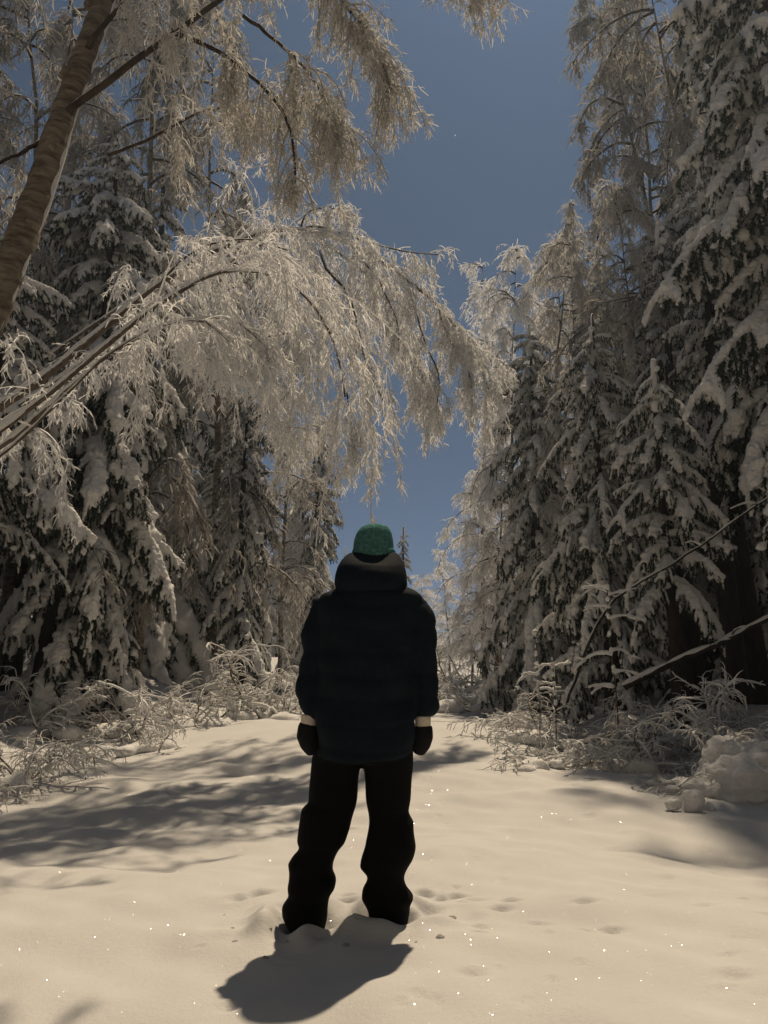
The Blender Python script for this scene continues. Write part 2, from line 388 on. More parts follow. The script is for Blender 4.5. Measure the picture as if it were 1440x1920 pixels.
# ---------------------------------------------------------------- snow laden spruce boughs
BL = 1.6
def make_bough(seed, heavy=1.0, coarse=False):
    rg = np.random.default_rng(seed)
    ax = grow(np.zeros((1, 3)), [[1, 0, rg.uniform(-0.25, 0.15)]], [BL], 12, rg.uniform(0.9, 2.0), 0.08, rg)
    wood = MB(); wood.tubes(ax, taper(12, 1, 0.020, 0.006), 5, 1)
    nb = 26
    t = np.linspace(0.12, 0.99, nb); a = ax[0]
    f = t * 11; i = np.minimum(f.astype(int), 10); p = a[i] + (a[i + 1] - a[i]) * (f - i)[:, None]
    tan = unit(a[i + 1] - a[i])
    side = np.where(np.arange(nb) % 2, 1.0, -1.0)[:, None] * np.array([[0, 1.0, 0]])
    d = unit(tan * rg.uniform(0.45, 0.9, (nb, 1)) + side * rg.uniform(0.5, 1.0, (nb, 1)) + rg.normal(0, 0.12, (nb, 3)))
    Ls = BL * 0.36 * (1.08 - 0.62 * t) * rg.uniform(0.6, 1.25, nb) * np.minimum(1, 0.5 + 2.5 * t)
    B = grow(p, d, Ls, 8, rg.uniform(1.3, 3.0, nb), 0.15, rg)
    # some hang straight down from the axis
    nd = 24
    pd, td, _, _ = along(ax, nd, 0.2, 1.0, rg)
    D = grow(pd, unit(td * 0.5 + rg.normal(0, 0.35, (nd, 3)) + np.array([0, 0, -0.5])), BL * rg.uniform(0.14, 0.36, nd), 8, 1.6, 0.15, rg)
    ALL = np.concatenate([B, D])
    wood.tubes(ALL, taper(8, len(ALL), 0.007, 0.004), 3, 1)
    # needles: short sprays set all along the hanging branchlets
    per = 22 if coarse else 96
    q, tq, _, _ = along(np.concatenate([ALL]), per, 0.0, 1.0, rg)
    nd_ = side_dirs(tq, rg, 0.75, 0.8, -0.25)
    ln = rg.uniform(0.035, 0.075, len(q)) * (1.4 if coarse else 1.0); wd = 0.009 * (1.9 if coarse else 1.0)
    s_ = unit(np.cross(nd_, rg.normal(0, 1, q.shape))) * wd
    Vn = np.stack([q - s_, q + s_, q + nd_ * ln[:, None]], 1)
    wood.add(Vn.reshape(-1, 3), None, np.arange(len(q) * 3).reshape(-1, 3), 0)
    # the snow
    sn = MB()
    keep = rg.random(len(ALL)) < 0.80
    Q = ALL[keep]; n8 = np.linspace(0, 1, 8)
    base = 0.066 * heavy * rg.uniform(0.6, 1.25, (len(Q), 1)) * (np.linalg.norm(Q[:, -1] - Q[:, 0], axis=1, keepdims=True) / 0.4) ** 0.35
    prof = base * (1.0 - 0.45 * n8[None]) * np.clip(1 + 0.22 * rg.normal(size=(len(Q), 8)), 0.45, 1.6)
    prof[:, -1] *= 0.6
    endt = rg.uniform(0.7, 0.98, (len(Q), 1, 1))
    Qs = Q[:, :1] + (Q - Q[:, :1]) * endt
    sn.tubes(Qs + np.array([0, 0, 1.0]) * (prof * 0.55)[..., None], prof, 7)
    ra = (0.095 * heavy * np.linspace(1.0, 0.6, 12) * np.clip(1 + 0.2 * rg.normal(size=12), 0.5, 1.5)); ra[0] *= 0.5
    sn.tubes(ax + np.array([0, 0, 0.05 * heavy]), ra[None], 8)
    for k in range(5):
        c = Q[rg.integers(len(Q)), rg.integers(2, 6)]
        r = rg.uniform(0.06, 0.115) * heavy; sn.blob(c + [0, 0, r * 0.5], [r * 1.2, r * 1.2, r * 0.9], 0, rg)
    return wood, sn

NB = 9
BOUGH, BSNOW, BFAR = [], [], []
for k in range(NB):
    wd_, sn_ = make_bough(100 + k, [0.82, 0.98, 0.66][k % 3])
    BOUGH.append(wd_.mesh('bough_%d' % k, [M_NEEDLE, M_BARK], False))
    BSNOW.append(remeshed(sn_, 'bough_snow_%d' % k, M_SNOW, 0.019, 2, 0.05, 0.035))
for k in range(4):
    wd_, sn_ = make_bough(200 + k, 1.1, True)
    me = remeshed(sn_, 'far_snow', M_SNOW, 0.060, 2, 0.05, 0.08)
    v, t, _ = mesh_arrays(me); w = wd_.arrays()
    mb = MB(); mb.add(w[0], w[1], w[2]); BFAR.append((v, t, wd_.arrays()))

def spruce_sites(H, R, z0, rg, gap=0.27, power=0.85, per=5):
    z = z0; out = []; k = 0
    while z < H - 0.25:
        f = (H - z) / H
        r = R * f ** power * rg.uniform(0.75, 1.12) + 0.12
        n = per if f > 0.12 else 4
        a0 = rg.uniform(0, 6.28); r *= rg.uniform(0.8, 1.2)
        for j in range(n):
            out.append((z + rg.uniform(-0.1, 0.1), a0 + j * 2 * PI / n + rg.uniform(-0.35, 0.35), r * rg.uniform(0.75, 1.15), rg.uniform(-0.1, 0.25) + 0.45 * (1 - f) * -1 + 0.12, k)); k += 1
        z += gap * (0.6 + 0.7 * f) * rg.uniform(0.85, 1.2)
    return out
def trunk_mesh(name, H, r, rg, m=None, lean=(0, 0), n=12, z1=1.0, snow=0.0):
    z = np.linspace(-0.4, H * z1, n); q = z / H
    P = np.stack([lean[0] * q * abs(H) * 0.5 * (q + 0.6) + 0.03 * np.sin(z * 0.9 + 1), lean[1] * q * H * 0.5 + 0.03 * np.sin(z * 0.7), z], -1)
    mb = MB(); mb.tubes(P, np.maximum(r * (1 - 0.9 * z / H) * (1 + 0.5 * np.exp(-np.maximum(z, 0) * 3)), 0.012), 10, 0)
    return mb.mesh(name, m or M_BARK), P
def near_spruce(label, X, Y, H, R, seed, z0=0.5, group=None, tilt=(0, 0), gap=0.27, power=0.85, per=5, cap=None, skip=None):
    rg = np.random.default_rng(seed)
    t = thing('spruce_tree', label, 'spruce tree', (X, Y, gz(X, Y)), 0, group)
    t.rotation_euler = (tilt[0], tilt[1], 0)
    tm, _ = trunk_mesh('spruce_trunk', H, 0.016 * H + 0.03, rg); link('trunk', tm, t)
    for z, a, r, pit, k in spruce_sites(H, R, z0, rg, gap, power, per):
        if rg.random() < 0.13: continue
        b = int(rg.integers(NB)); s = r / BL
        sz = s * rg.uniform(0.9, 1.2)
        o = link('bough', BOUGH[b], t, (0, 0, z), (rg.uniform(-0.15, 0.15), pit, a), (s, s * rg.choice([-1, 1]), sz))
        link('snow_load', BSNOW[b], o)
    # leader
    mb = MB(); zz = np.linspace(H - 0.75, H + 0.02, 9)
    mb.tubes(np.stack([0.02 * np.sin(zz * 5), 0 * zz, zz], -1), 0.05 * np.linspace(1.2, 0.5, 9) * rg.uniform(0.7, 1.3, 9), 7)
    for q in range(5):
        mb.blob((rg.normal(0, 0.05), rg.normal(0, 0.05), H - 0.7 + 0.14 * q), (0.09 - 0.012 * q,) * 3, 0, rg)
    link('snow_tip', mb.mesh('snow_tip', M_SNOW), t)
    return t
FARCROWN = []
for k in range(3):
    rg = np.random.default_rng(300 + k); H = 10.0
    mb = MB()
    for z, a, r, pit, j in spruce_sites(H, 1.75, 0.8, rg, 0.36, 0.8, 5):
        v, t, w = BFAR[int(rg.integers(4))]; s = r / BL
        Mx = np.array(Matrix.LocRotScale(Vector((0, 0, z)), Euler((0, pit, a)), Vector((s, s, s * 1.1))))
        mb.add(v @ Mx[:3, :3].T + Mx[:3, 3], None, t, 0)
        mb.add(w[0] @ Mx[:3, :3].T + Mx[:3, 3], None, w[2][w[4] == 0], 1)
    mb.blob((0, 0, H), (0.07, 0.07, 0.3), 0, rg)
    FARCROWN.append(mb.mesh('spruce_crown_%d' % k, [M_SNOW, M_NEEDLE], True))
FARTRUNK = [trunk_mesh('far_spruce_trunk', 10.0, 0.17, np.random.default_rng(9))[0]]
def far_spruce(label, X, Y, H, seed, group, wide=1.0):
    t = thing('spruce_tree', label, 'spruce tree', (X, Y, gz(X, Y) - 0.1), seed * 1.7, group, (H / 10 * wide, H / 10 * wide, H / 10))
    link('trunk', FARTRUNK[0], t); link('crown', FARCROWN[seed % 3], t)
    return t

# ---------------------------------------------------------------- rimed birches (upright)
def make_birch(seed, H=12.0, nl=60, spread=1.0, dense=1.0, z0=0.14):
    rg = np.random.default_rng(seed)
    n = 16; z = np.linspace(0, 1, n)
    P = np.stack([1.1 * spread * (z ** 2.2) * rg.uniform(-1, 1), 0.6 * (z ** 2) * rg.uniform(-1, 1), z * H - 0.3], -1)
    P[:, :2] += np.cumsum(rg.normal(0, 0.035, (n, 2)), 0)
    tr = MB(); Rt = np.maximum(0.085 * (1 - z) ** 1.1, 0.006); tr.tubes(P, Rt, 8, 0)
    p, t, _, tt = along(P[None], nl, z0, 1.0, rg)
    az = rg.uniform(0, 6.28, nl)
    d = np.stack([np.cos(az), np.sin(az), rg.uniform(0.3, 1.3, nl)], -1)
    L = spread * 2.2 * (1.15 - tt) ** 0.55 * rg.uniform(0.45, 1.2, nl)
    LB = grow(p, d, L, 10, rg.uniform(1.4, 3.4, nl), 0.22, rg)
    limbs = []
    for q in range(nl):
        R1 = taper(10, 1, 0.022, 0.005); lim = MB(); lim.tubes(LB[q:q + 1], R1, 5, 0); ridge(lim, LB[q:q + 1], R1 * 0.9, rg, 1, 0.9, 0.8, 5); limbs.append(lim.mesh('birch_limb', [M_LIMB, M_FROST]))
    cr = MB()
    frost_twigs(cr, LB, int(24 * dense), 0.46, 9, 0.17, rg, 0, 1.7, 0.0105, 0.0085)
    return tr.mesh('birch_trunk', M_BIRCH), limbs, cr.mesh('birch_crown', M_FROST)
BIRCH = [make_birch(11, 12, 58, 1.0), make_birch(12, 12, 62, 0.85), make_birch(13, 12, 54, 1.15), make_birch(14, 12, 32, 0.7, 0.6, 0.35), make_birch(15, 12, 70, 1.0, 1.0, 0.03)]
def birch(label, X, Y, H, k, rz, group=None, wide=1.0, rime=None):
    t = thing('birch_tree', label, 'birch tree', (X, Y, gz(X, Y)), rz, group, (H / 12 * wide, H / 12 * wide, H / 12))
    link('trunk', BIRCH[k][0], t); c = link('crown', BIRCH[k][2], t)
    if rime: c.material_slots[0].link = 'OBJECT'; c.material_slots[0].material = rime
    for me in BIRCH[k][1]: link('limb', me, t)
    return t

# ---------------------------------------------------------------- the bent birch that arches over the road
def px_path(pts): return np.array([at(x, y, Y) for x, y, Y in pts])
rg = np.random.default_rng(42)
ARCH_BASE = (-6.6, 7.6)
bz = gz(*ARCH_BASE)
def rel(P, o): return np.asarray(P) - np.array([o[0], o[1], o[2] if len(o) > 2 else 0])
AO = (ARCH_BASE[0], ARCH_BASE[1], bz)
arch = thing('bent_birch', 'rime-covered birch bent in a wide arch over the road', 'birch tree', AO)
foot = [(-6.6, 7.6, bz - 0.3), (-6.25, 7.65, 1.2), (-5.6, 7.8, 2.3)]
stems = [
    ([(-60, 800, 8.51), (60, 725, 8.62), (180, 630, 8.85), (300, 532, 9.18), (420, 464, 9.63), (540, 432, 10.08), (640, 452, 10.42), (740, 508, 10.75), (830, 585, 10.98), (888, 660, 11.09), (918, 735, 11.09)], 0.067),
    ([(-60, 850, 7.40), (90, 738, 7.50), (220, 628, 7.60), (330, 548, 7.90), (430, 506, 8.20), (520, 518, 8.40), (585, 572, 8.50), (625, 650, 8.60), (645, 740, 8.60)], 0.052),
    ([(-60, 820, 9.75), (70, 740, 10.00), (190, 655, 10.25), (310, 560, 10.75), (440, 485, 11.25), (560, 440, 11.75), (660, 490, 12.00), (730, 570, 12.12), (780, 660, 12.12), (822, 770, 12.12)], 0.060),
    ([(-60, 770, 10.74), (80, 672, 11.02), (200, 590, 11.29), (320, 515, 11.70), (430, 470, 12.10), (520, 462, 12.38), (590, 500, 12.51), (640, 575, 12.51), (690, 690, 12.51)], 0.054),
    ([(-60, 910, 6.79), (50, 815, 6.89), (130, 735, 6.98), (210, 660, 7.08), (300, 610, 7.27), (380, 600, 7.37), (430, 640, 7.37)], 0.033),
    ([(-60, 885, 7.63), (60, 790, 7.63), (150, 705, 7.74), (260, 628, 7.95), (360, 590, 8.16), (450, 600, 8.27), (510, 660, 8.27)], 0.045),
]
stemP = []
for k, (pts, r) in enumerate(stems):
    q = np.concatenate([np.array(foot) + rg.normal(0, 0.06, (3, 3)) * [1, 1, 0.2], px_path(pts)])
    P = resample(q, 46); P += np.cumsum(rg.normal(0, 0.004, P.shape), 0)
    R = np.maximum(r * (1 - 0.8 * np.linspace(0, 1, 46)), 0.012) * (1 + 0.10 * rg.normal(size=46))
    mb = MB(); mb.tubes(rel(P, AO), R, 8, 0); st = link('stem', mb.mesh('stem', M_RIMED), arch)
    mb = MB(); ridge(mb, rel(P, AO), R, rg, 0, 1.25, 0.75, 7); link('snow_ridge', mb.mesh('snow_ridge', M_SNOW), st)
    stemP.append(P)
hang = [
    ([(560, 430, 10.19), (600, 425, 10.30), (660, 445, 10.42), (740, 468, 10.53), (830, 478, 10.64)], 0.016),
    ([(600, 470, 10.19), (610, 500, 10.08), (650, 545, 9.97), (672, 600, 9.86), (690, 680, 9.86), (735, 772, 9.86)], 0.020),
    ([(655, 455, 10.42), (720, 545, 10.30), (745, 600, 10.30), (748, 660, 10.30)], 0.014),
    ([(760, 525, 10.75), (775, 570, 10.64), (800, 650, 10.53), (822, 700, 10.53), (818, 775, 10.53)], 0.015),
    ([(820, 575, 10.98), (845, 640, 10.86), (880, 700, 10.86), (885, 760, 10.86)], 0.014),
    ([(840, 600, 10.98), (885, 640, 11.20), (952, 688, 11.42)], 0.012),
    ([(650, 735, 9.63), (657, 800, 9.63), (662, 870, 9.63)], 0.012),
    ([(390, 705, 8.96), (450, 660, 8.96), (505, 630, 8.96), (560, 625, 9.07)], 0.024),
    ([(480, 783, 9.30), (530, 752, 9.41), (560, 720, 9.41)], 0.018),
    ([(500, 790, 9.41), (545, 798, 9.41), (590, 805, 9.41)], 0.012),
    ([(300, 532, 9.18), (350, 480, 9.07), (400, 455, 8.96), (470, 450, 8.85), (540, 470, 8.74)], 0.016),
    ([(560, 440, 10.19), (575, 400, 10.19), (610, 385, 10.19), (650, 395, 10.30)], 0.014),
]
hangP = []
for pts, r in hang:
    P = resample(px_path(pts), 16); P += np.cumsum(rg.normal(0, 0.005, P.shape), 0)
    R = np.linspace(r, r * 0.45, 16)
    mb = MB(); mb.tubes(rel(P, AO), R, 6, 0); br = link('branch', mb.mesh('branch', M_LIMB), arch)
    mb = MB(); ridge(mb, rel(P, AO), R, rg, 0, 0.9, 0.8, 5); link('snow_ridge', mb.mesh('snow_ridge', M_FROST), br)
    hangP.append(P)
for k, P in enumerate(stemP):
    q, t, _, tt = along(P[None], [130, 95, 120, 70, 50, 70][k], 0.30, 0.995, rg)
    kp = (q[:, 0] > -2.6 + 0.25 * rg.normal(size=len(q))) | (rg.random(len(q)) < 0.13); q, t, tt = q[kp], t[kp], tt[kp]
    L1 = (0.55 + 1.25 * np.clip((tt - 0.35) / 0.35, 0, 1)) * rg.uniform(0.45, 1.25, len(q)) * (0.92, 1.2, 0.92, 1.15, 0.45, 0.5)[k] * np.where((tt > 0.84) & (k in (0, 2)), 0.5, 1.0)
    B = grow(q, side_dirs(t, rg, 0.75, 0.8, 0.05), L1, 9, rg.uniform(1.6, 3.6, len(q)), 0.25, rg)
    B = rel(B, AO)
    mb = MB(); r1 = taper(9, len(B), 0.013, 0.008) * rg.uniform(0.7, 1.4, (len(B), 1))
    mb.tubes(B, r1 * 0.8, 4, 0)
    frost_twigs(mb, B, 15, 0.40, 10, 0.11, rg, 0, 1.7, 0.0066, 0.0056)
    link('twigs', mb.mesh('arch_twigs', M_FROST), arch)
mb = MB()
for P in hangP:
    B = rel(P, AO)[None]
    q, t, _, tt = along(B, 16, 0.1, 1, rg)
    B2 = grow(q, side_dirs(t, rg, 0.5, 0.9, 0), rg.uniform(0.2, 0.6, len(q)), 7, 2.0, 0.3, rg)
    mb.tubes(B2, taper(7, len(B2), 0.011, 0.007), 4, 0)
    frost_twigs(mb, B2, 9, 0.24, 8, 0.10, rg, 0, 1.6, 0.0066, 0.0056)
link('twigs', mb.mesh('arch_twigs', M_FROST), arch)

# ---------------------------------------------------------------- the big leaning birch at the roadside, close to the camera
rg = np.random.default_rng(77)
TO = (-3.3, 4.0, gz(-3.3, 4.0))
tall = thing('leaning_birch', 'thick tan birch trunk leaning inwards with dark forked boughs', 'birch tree', TO)
P = np.concatenate([[(-3.3, 4.0, TO[2] - 0.3), (-2.85, 4.05, 1.3)], px_path([(-95, 760, 4.12), (0, 545, 4.24), (62, 390, 4.39), (118, 220, 4.54), (165, 90, 4.70), (215, -60, 4.85), (270, -260, 5.00), (320, -420, 5.16)])])
P = resample(P, 40); R = np.linspace(0.122, 0.062, 40) * (1 + 0.03 * rg.normal(size=40))
Pt = resample(np.c_[P, R], 150); Rt = Pt[:, 3] * (1 + 0.02 * rg.normal(size=150)); mb = MB(); mb.tubes(rel(Pt[:, :3], TO), Rt, 26, 0)
for q, br_ in ((0.55, .030), (0.62, .045), (0.70, .040), (0.47, .028), (0.36, .03)):
    c = Pt[int(q * 149)]; an = rg.uniform(-1.2, 1.2); mb.blob(rel(c[:3], TO) + c[3] * 0.9 * np.array([math.sin(an), -math.cos(an), 0.1]), (br_, br_, br_ * 1.5), 0, rg, 0.2)
v0 = mb.V[0]; nz = sum(np.sin(v0 @ rg.normal(0, f, 3) + rg.uniform(0, 6)) * a for f, a in [(18, .003), (25, .003), (40, .002), (60, .002), (90, .0015), (120, .001)])
cen = np.repeat(rel(Pt[:, :3], TO), 26, 0); mb.V[0] = v0 + unit(v0 - cen) * nz[:, None]
tk = link('trunk', mb.mesh('trunk', M_BIRCH), tall)
mb = MB(); off = np.array([0.9, 0.15, 0.25]); off /= np.linalg.norm(off)
mb.tubes(rel(P + off * R[:, None] * 0.98, TO)[6:], 0.015 * np.clip(1 + 0.4 * rg.normal(size=34), 0.25, 1.8), 6, 0); link('snow_ridge', mb.mesh('snow_ridge', M_SNOW), tk)
limbs = [
    ([(122, 212, 4.50), (180, 168, 4.47), (240, 122, 4.43), (330, 62, 4.39), (415, 0, 4.35), (500, -70, 4.31), (600, -150, 4.39)], 0.034),
    ([(332, 64, 4.39), (400, 92, 4.43), (470, 142, 4.47), (525, 200, 4.50), (550, 265, 4.54), (556, 345, 4.54)], 0.022),
    ([(200, 290, 4.62), (290, 245, 4.62), (350, 208, 4.62), (440, 185, 4.70), (545, 172, 4.77), (620, 200, 4.85)], 0.016),
    ([(455, 30, 4.31), (510, 70, 4.39), (570, 120, 4.47), (620, 190, 4.54), (655, 260, 4.54)], 0.018),
    ([(500, -70, 4.31), (580, -60, 4.39), (650, 10, 4.47), (700, 90, 4.54), (735, 170, 4.62)], 0.020),
    ([(75, 265, 4.47), (30, 290, 4.39), (-20, 315, 4.31), (-90, 330, 4.24)], 0.020),
    ([(155, 105, 4.66), (190, 55, 4.54), (225, 10, 4.47), (270, -60, 4.39)], 0.030),
    ([(600, -150, 4.39), (700, -150, 4.54), (800, -110, 4.70), (880, -60, 4.85), (920, -10, 4.93)], 0.020),
    ([(268, -250, 5.0), (380, -330, 5.1), (520, -380, 5.3), (640, -400, 5.5), (760, -360, 5.7)], 0.030),
    ([(250, -190, 5.0), (340, -230, 5.3), (440, -260, 5.7), (560, -270, 6.0)], 0.026),
    ([(225, -100, 4.9), (330, -150, 5.4), (430, -170, 5.8), (520, -150, 6.1)], 0.024),
    ([(290, -330, 5.1), (240, -450, 5.3), (260, -560, 5.5), (330, -640, 5.7)], 0.026),
    ([(60, -20, 4.9), (40, -120, 5.2), (60, -220, 5.5), (120, -300, 5.8)], 0.022),
    ([(355, 440, 5.78), (358, 340, 5.78), (362, 240, 5.78), (352, 150, 5.70)], 0.014),
]
limbP = []
for pts, r in limbs[:-1]:
    P = resample(px_path(pts), 20); P += np.cumsum(rg.normal(0, 0.004, P.shape), 0); R = np.linspace(r, r * 0.4, 20) * 0.77
    mb = MB(); mb.tubes(rel(P, TO), R, 7, 0); link('limb', mb.mesh('limb', M_LIMB), tall); limbP.append(P)
for k, (n1, ln, t0) in enumerate([(26, 0.5, 0.3), (34, 0.5, 0.2), (34, 0.55, 0.2), (44, 0.6, 0.25), (56, 0.6, 0.25), (10, 0.5, 0.2), (10, 0.5, 0.3), (40, 0.45, 0.45), (70, 0.9, 0.1), (64, 0.9, 0.1), (60, 0.9, 0.1), (56, 0.9, 0.2), (40, 0.8, 0.2)]):
    q, t, _, tt = along(limbP[k][None], n1, t0, 1.0, rg)
    B = grow(q, side_dirs(t, rg, 0.6, 0.8, 0.0), 0.77 * ln * rg.uniform(0.5, 1.3, len(q)), 8, rg.uniform(1.6, 3.2, len(q)), 0.25, rg)
    B = rel(B, TO); mb = MB(); mb.tubes(B, taper(8, len(B), 0.006, 0.004), 4, 0)
    frost_twigs(mb, B, 10, 0.19, 7, 0.075, rg, 0, 1.5, 0.0036, 0.0031)
    link('twigs', mb.mesh('birch_twigs', M_FROST_HALF_SHADE), tall)

# ---------------------------------------------------------------- spruces along the road
near_spruce('tall snow-laden spruce under the stems of the bent birch', -5.1, 12.6, 10.5, 1.95, 501, 0.5, power=0.38)
near_spruce('narrow dark spruce with scattered snow pads next behind the tall snow-laden spruce', -3.5, 18.0, 8.0, 1.15, 502, 0.3, power=0.35)
near_spruce('slim snowy spruce farther along the road, beside the green hat', -2.2, 24.0, 9.0, 1.1, 503, 0.3, power=0.4)
near_spruce('small spruce top standing against the sky behind the hood', 0.80, 30.0, 6.1, 0.9, 504, 0.3)
near_spruce('tall spruce thick with snow at the right frame edge', 5.55, 9.2, 14.0, 2.1, 505, 3.2, power=0.40, gap=0.28)
near_spruce('snow-smothered young spruce with a blunt white top above the brush', 3.75, 9.7, 5.0, 1.2, 506, 1.9, power=0.40)
near_spruce('spruce with broad white snow pads standing over the sapling', 3.55, 11.8, 6.6, 1.35, 507, 0.7, power=0.42)
near_spruce('dark green spruce with thin snow beyond the sapling', 3.45, 16.5, 9.0, 1.5, 508, 0.4, power=0.40)
near_spruce('snowy spruce in the gloom at the left edge below the arch stems', -5.7, 10.4, 7.5, 1.5, 509, 2.9, power=0.4)

# rimed birches
birch('hazy rimed birch behind the thick leaning trunk', -6.9, 13.5, 18.0, 0, 0.4, rime=M_FROST_SHADE)
birch('tall rimed birch between the leaning trunk and the arch', -4.9, 15.0, 19.0, 1, 2.2, rime=M_FROST_SHADE)
birch('rimed birch far back above the middle of the arch', -4.2, 19.0, 20.0, 2, 4.0, rime=M_FROST_SHADE)
birch('grey rimed birch in the top corner beside the leaning trunk', -8.3, 11.4, 14.0, 2, 1.0, rime=M_FROST_SHADE)
birch('rimed birch seen through the arch, behind the narrow dark spruce', -3.0, 22.0, 12.5, 4, 0.2, rime=M_FROST_HALF_SHADE)
birch('dim rimed birch filling the gap left of the arch', -7.4, 16.5, 19.5, 4, 3.3, rime=M_FROST_SHADE)
birch('rimed birch rising behind the snow-smothered young spruce', 5.2, 13.4, 10.8, 1, 0.9, rime=M_FROST_HALF_SHADE)
birch('rimed birch with a rounded crown beside the sky gap', 4.2, 17.6, 13.0, 0, 3.1, rime=M_FROST_HALF_SHADE)
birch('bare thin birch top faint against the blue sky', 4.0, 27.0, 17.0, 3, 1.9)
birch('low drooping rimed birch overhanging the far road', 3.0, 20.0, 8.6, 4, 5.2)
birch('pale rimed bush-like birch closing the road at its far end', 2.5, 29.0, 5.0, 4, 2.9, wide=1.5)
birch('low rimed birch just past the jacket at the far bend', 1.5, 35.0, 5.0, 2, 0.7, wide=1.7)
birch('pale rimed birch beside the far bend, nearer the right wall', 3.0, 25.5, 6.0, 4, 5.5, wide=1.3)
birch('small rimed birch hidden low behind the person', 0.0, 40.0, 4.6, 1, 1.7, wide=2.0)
birch('bushy rimed birch between the broad-padded spruce and the rounded birch', 4.4, 14.8, 10.5, 4, 1.3, rime=M_FROST_HALF_SHADE)
birch('tall rimed birch behind the spruce at the right frame edge', 6.7, 12.2, 16.5, 2, 2.5, rime=M_FROST_SHADE)
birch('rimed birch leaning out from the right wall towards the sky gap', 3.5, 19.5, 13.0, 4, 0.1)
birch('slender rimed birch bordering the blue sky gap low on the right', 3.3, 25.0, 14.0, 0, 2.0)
birch('towering rimed birch behind the right wall of trees', 6.3, 15.2, 18.5, 0, 5.0, rime=M_FROST_SHADE)
birch('high rimed crown in the top right, farthest back', 7.0, 18.5, 20.0, 4, 3.9, rime=M_FROST_SHADE)
birch('rimed birch far back on the right against the sky', 5.2, 22.5, 15.5, 1, 4.4, rime=M_FROST_HALF_SHADE)

# ---------------------------------------------------------------- deeper wood on both sides
rg = np.random.default_rng(900)
gl = 'dim snowy spruce deep in the wood behind the first spruces'
spots = [(-6.8, 16.5, 7.5), (-8.2, 12.5, 8), (-9.5, 17, 8), (-6.2, 20, 8), (-4.6, 25.5, 8), (-8.5, 24, 9), (-3.6, 30, 8), (-11.5, 12.0, 8), (-6.5, 31, 9), (-7.3, 10.2, 6), (-9.8, 10.6, 8), (-5.6, 16.6, 7), (-5.0, 21.5, 8), (-4.3, 21.0, 6.5), (-7.4, 21.5, 9), (-3.1, 27.5, 7.5), (-10.5, 21, 9), (-13, 16, 10), (-12, 27, 11), (-9, 33, 11), (-4.5, 36, 10), (-14.5, 22, 11), (11, 17, 14), (7.5, 14.8, 17), (8.3, 17.2, 18), (5.9, 18.6, 14), (-6.0, 18.0, 15), (-8.0, 19.5, 17), (-5.6, 23.5, 16), (12, 23, 11), (8, 36, 11), (11, 11.5, 9),
         (6.6, 12.8, 8), (6.2, 17, 8.5), (7.6, 9.9, 8), (8.8, 14, 9), (5.4, 20, 8), (8, 21, 9), (6.0, 28, 10), (5.0, 35, 7), (9.5, 29, 10), (-2.0, 38, 6), (6.5, 44, 6)]
for k, (x, y, h) in enumerate(spots):
    side = 'left' if x < 0 else 'right'
    if y > 34: lab, grp = 'small distant snowy spruce closing off the end of the road', 'distant spruces at the road end'
    else: lab, grp = 'dim snowy spruce deep in the wood behind the %s roadside trees' % side, 'spruces deep in the %s wood' % side
    far_spruce(lab, x, y, h * rg.uniform(0.92, 1.08), k, grp)


# the same wood goes on beside and behind the camera and shades the road
for k, (x, y, h) in enumerate([(-5.6, 2.5, 15), (-6.4, -0.5, 15), (-5.2, -3.2, 16), (-3.4, -5.5, 16), (-1.2, -6.6, 16), (1.0, -6.2, 16), (3.0, -5.2, 16), (5.0, -3.0, 16), (6.2, -0.4, 15), (6.4, 2.6, 15), (-8.5, 5.5, 14), (8.3, 5.6, 14), (-3.0, -9.5, 17), (2.2, -9.8, 17), (0, -12, 18), (-7.8, -5.5, 17), (7.8, -5, 17)]):
    far_spruce('tall snowy spruce standing in the wood behind the camera', x, y, h, k + 40, 'spruces behind the camera', 1.25)

# ---------------------------------------------------------------- shrubs bent down under snow
def make_branch(seed, snow=1.0):
    rg = np.random.default_rng(seed)
    A = grow(np.zeros((1, 3)), [[rg.uniform(0.35, 0.9), rg.uniform(-0.2, 0.2), 1.0]], [rg.uniform(0.8, 1.3)], 12, rg.uniform(0.8, 2.6), 0.5, rg)
    mb = MB(); R = taper(12, 1, 0.012, 0.006); mb.tubes(A, R, 5, 0)
    ridge(mb, A[:, 2:], R[:, 2:] * 2.1 * snow, rg, 1, 0.9, 0.45, 7)
    q, t, _, tt = along(A, 13, 0.2, 1.0, rg)
    B = grow(q, side_dirs(t, rg, 0.7, 0.8, 0.15), rg.uniform(0.15, 0.5, len(q)), 7, rg.uniform(0.2, 2.2, len(q)), 0.55, rg)
    RB = taper(7, len(B), 0.007, 0.004); mb.tubes(B, RB, 4, 0); ridge(mb, B, RB * 2.1 * snow, rg, 1, 0.9, 0.4, 6)
    q, t, _, tt = along(B, 5, 0.2, 1.0, rg)
    C = grow(q, side_dirs(t, rg, 0.7, 0.8, 0.1), rg.uniform(0.06, 0.2, len(q)), 5, 1.0, 0.35, rg)
    mb.tubes(C, taper(5, len(C), 0.0065, 0.004) * snow, 4, 1)
    return mb.mesh('shrub_branch', [M_TWIG, M_SNOW])
SHB = [make_branch(700 + k, [1.0, 1.35, 0.8][k % 3]) for k in range(9)]
